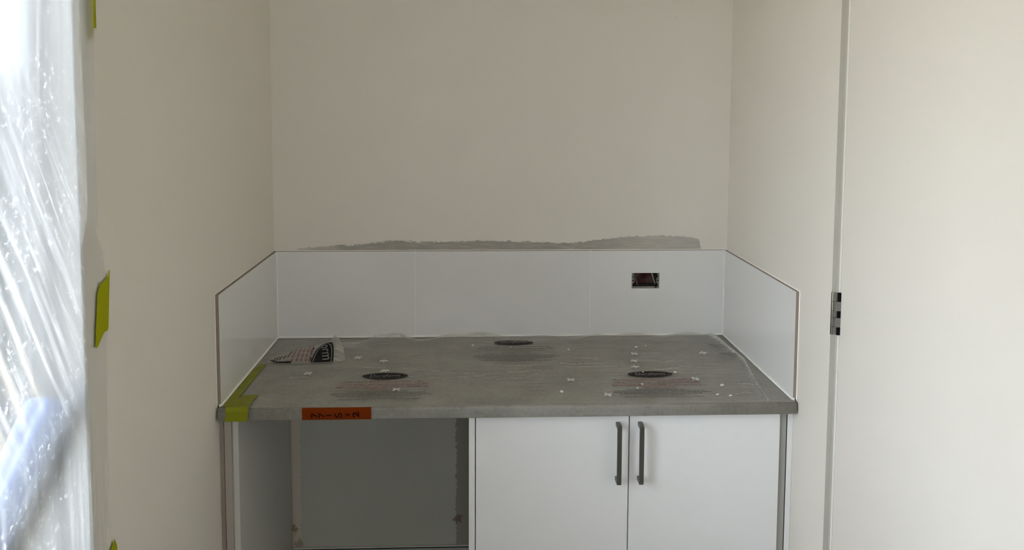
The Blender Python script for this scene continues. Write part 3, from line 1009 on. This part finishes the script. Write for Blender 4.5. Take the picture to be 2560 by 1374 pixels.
for (x, y, s) in ((.913, -.570, .0048), (1.377, -.532, .0056), (.665, -.114, .0042), (1.204, -.148, .0045), (.977, -.168, .0030), (1.150, -.514, .0034), (1.239, -.131, .0028),
                  (1.270, -.412, .0036), (.790, -.135, .0030), (.82, -.047, .0034), (1.375, -.617, .0040), (1.342, -.606, .0036), (1.13, -.548, .0030), (1.175, -.405, .0026)):
    o = bpy.data.objects.new('adhesive_crumb', ch_me)
    C.objects.link(o)
    o.location = (x, y, BT + .0035 + .25 * s)
    o.scale = (s * 1.25, s, s)
    o.rotation_euler = (0, 0, random.uniform(0, 6))
    tag(o, 'tiny white crumb of dried tile adhesive on the bench film', 'crumb', 'adhesive crumbs on the bench')

# ------------------------------------------------------------------ plastic sheet over the window, its tape, and the blue roll behind it
edge_tab = [(.0, -1.325), (.88, -1.320), (1.10, -1.305), (1.28, -1.293), (1.375, -1.288), (1.43, -1.300), (1.475, -1.335), (1.544, -1.343), (1.64, -1.340), (1.74, -1.336), (1.88, -1.331), (2.2, -1.325)]
NU, NV = 150, 150
verts, faces, haze, veil = [], [], [], []
for i in range(NU + 1):
    s_ = (i / NU) ** 1.6
    for j in range(NV + 1):
        z = .55 + (2.22 - .55) * j / NV
        ye = lerp_tab(edge_tab, z)
        y = ye + (-2.42 - ye) * s_
        off = .0022
        # loose, lifted rim at the top
        t = max(0, min(1, (z - 1.44) / .08))
        t = t * t * (3 - 2 * t)
        rim = max(0, 1 - (ye - y) / .10)
        off += .012 * t * rim
        if y < WY1:
            d = min(1, (WY1 - y) / .05)
            along, perp = (y * .505 - z * .863), (y * .863 + z * .505)
            w = max(0, 1 - abs(z - 1.43) / .32)
            off += d * (.0035 * w * math.sin(perp * 120 + 5 * noise.noise(Vector((perp * 6, along * 1.4, 0)))))
            off += d * .010 * noise.noise(Vector((y * 3, z * 2.2, 4)))
            off += .004 * d
        wv = max(0, min(1, (1.22 - z) / .2))
        off += wv * .0016 * (1 + math.sin(y * 420)) * max(0, 1 - abs(y - WY1) / .12)
        verts.append((TL + max(.0012, off), y, z))
        over = 1 if y > WY1 else 0
        hz = .15 if not over else (.05 + .40 * t)  # extra haze on the lifted rim draws its backlit look
        haze.append(hz)
        veil.append(1.0 if not over else .12)
for i in range(NU):
    for j in range(NV):
        p = i * (NV + 1) + j
        faces.append((p, p + 1, p + NV + 2, p + NV + 1))
me = bpy.data.meshes.new('plastic_sheet')
me.from_pydata(verts, [], faces)
at = me.attributes.new('haze', 'FLOAT', 'POINT')
at.data.foreach_set('value', haze)
me.polygons.foreach_set('use_smooth', [True] * len(faces))
at = me.attributes.new('veil', 'FLOAT', 'POINT')
at.data.foreach_set('value', veil)
sh = link('plastic_sheet', me, M_sheet)
tag(sh, 'hazy wrinkled clear plastic sheet hung over the bright window', 'plastic sheet')

M_lime2 = mat('lime_wall_tape', (.37, .375, .006), .8, spec=.08)
for pts, lab in (([(-1.3345, 1.960), (-1.301, 1.960), (-1.302, 1.833), (-1.312, 1.832), (-1.322, 1.818), (-1.334, 1.803)], 'lime green tape piece at the upper edge of the plastic sheet'),
                 ([(-1.281, 1.393), (-1.290, 1.383), (-1.303, 1.378), (-1.322, 1.374), (-1.333, 1.360), (-1.348, 1.266), (-1.342, 1.264), (-1.330, 1.272), (-1.312, 1.284), (-1.297, 1.284), (-1.294, 1.288)], 'lime green torn tape piece on the wall halfway up the plastic sheet edge'),
                 ([(-1.298, .8855), (-1.306, .878), (-1.314, .873), (-1.314, .780), (-1.285, .775), (-1.289, .868)], 'lime green tape piece holding the foot of the plastic sheet edge')):
    o = prism('tape_piece', pts, 0, TL + .0042 if pts[0][1] < 1.8 else TL + .0046, TL + .0052, M_lime2)
    tag(o, lab, 'tape')

M_blue = mat('blue_tarpaulin', (.06, .14, .42), .6)
bm = bmesh.new()
P0, P1 = Vector((TL - .052, -1.425, 1.185)), Vector((TL - .040, -1.90, .873))
pts, rad = [], []
for i in range(25):
    t = i / 24
    p = P0.lerp(P1, t)
    pts.append(p)
    rad.append(.030 + .004 * noise.noise(Vector((t * 9, 2, 1))))
add_tube(bm, pts, rad, 16)
o = done(bm, 'tarpaulin_roll', M_blue)
tag(o, 'blue rolled tarpaulin leaning in the window, blurred behind the plastic sheet', 'tarpaulin')
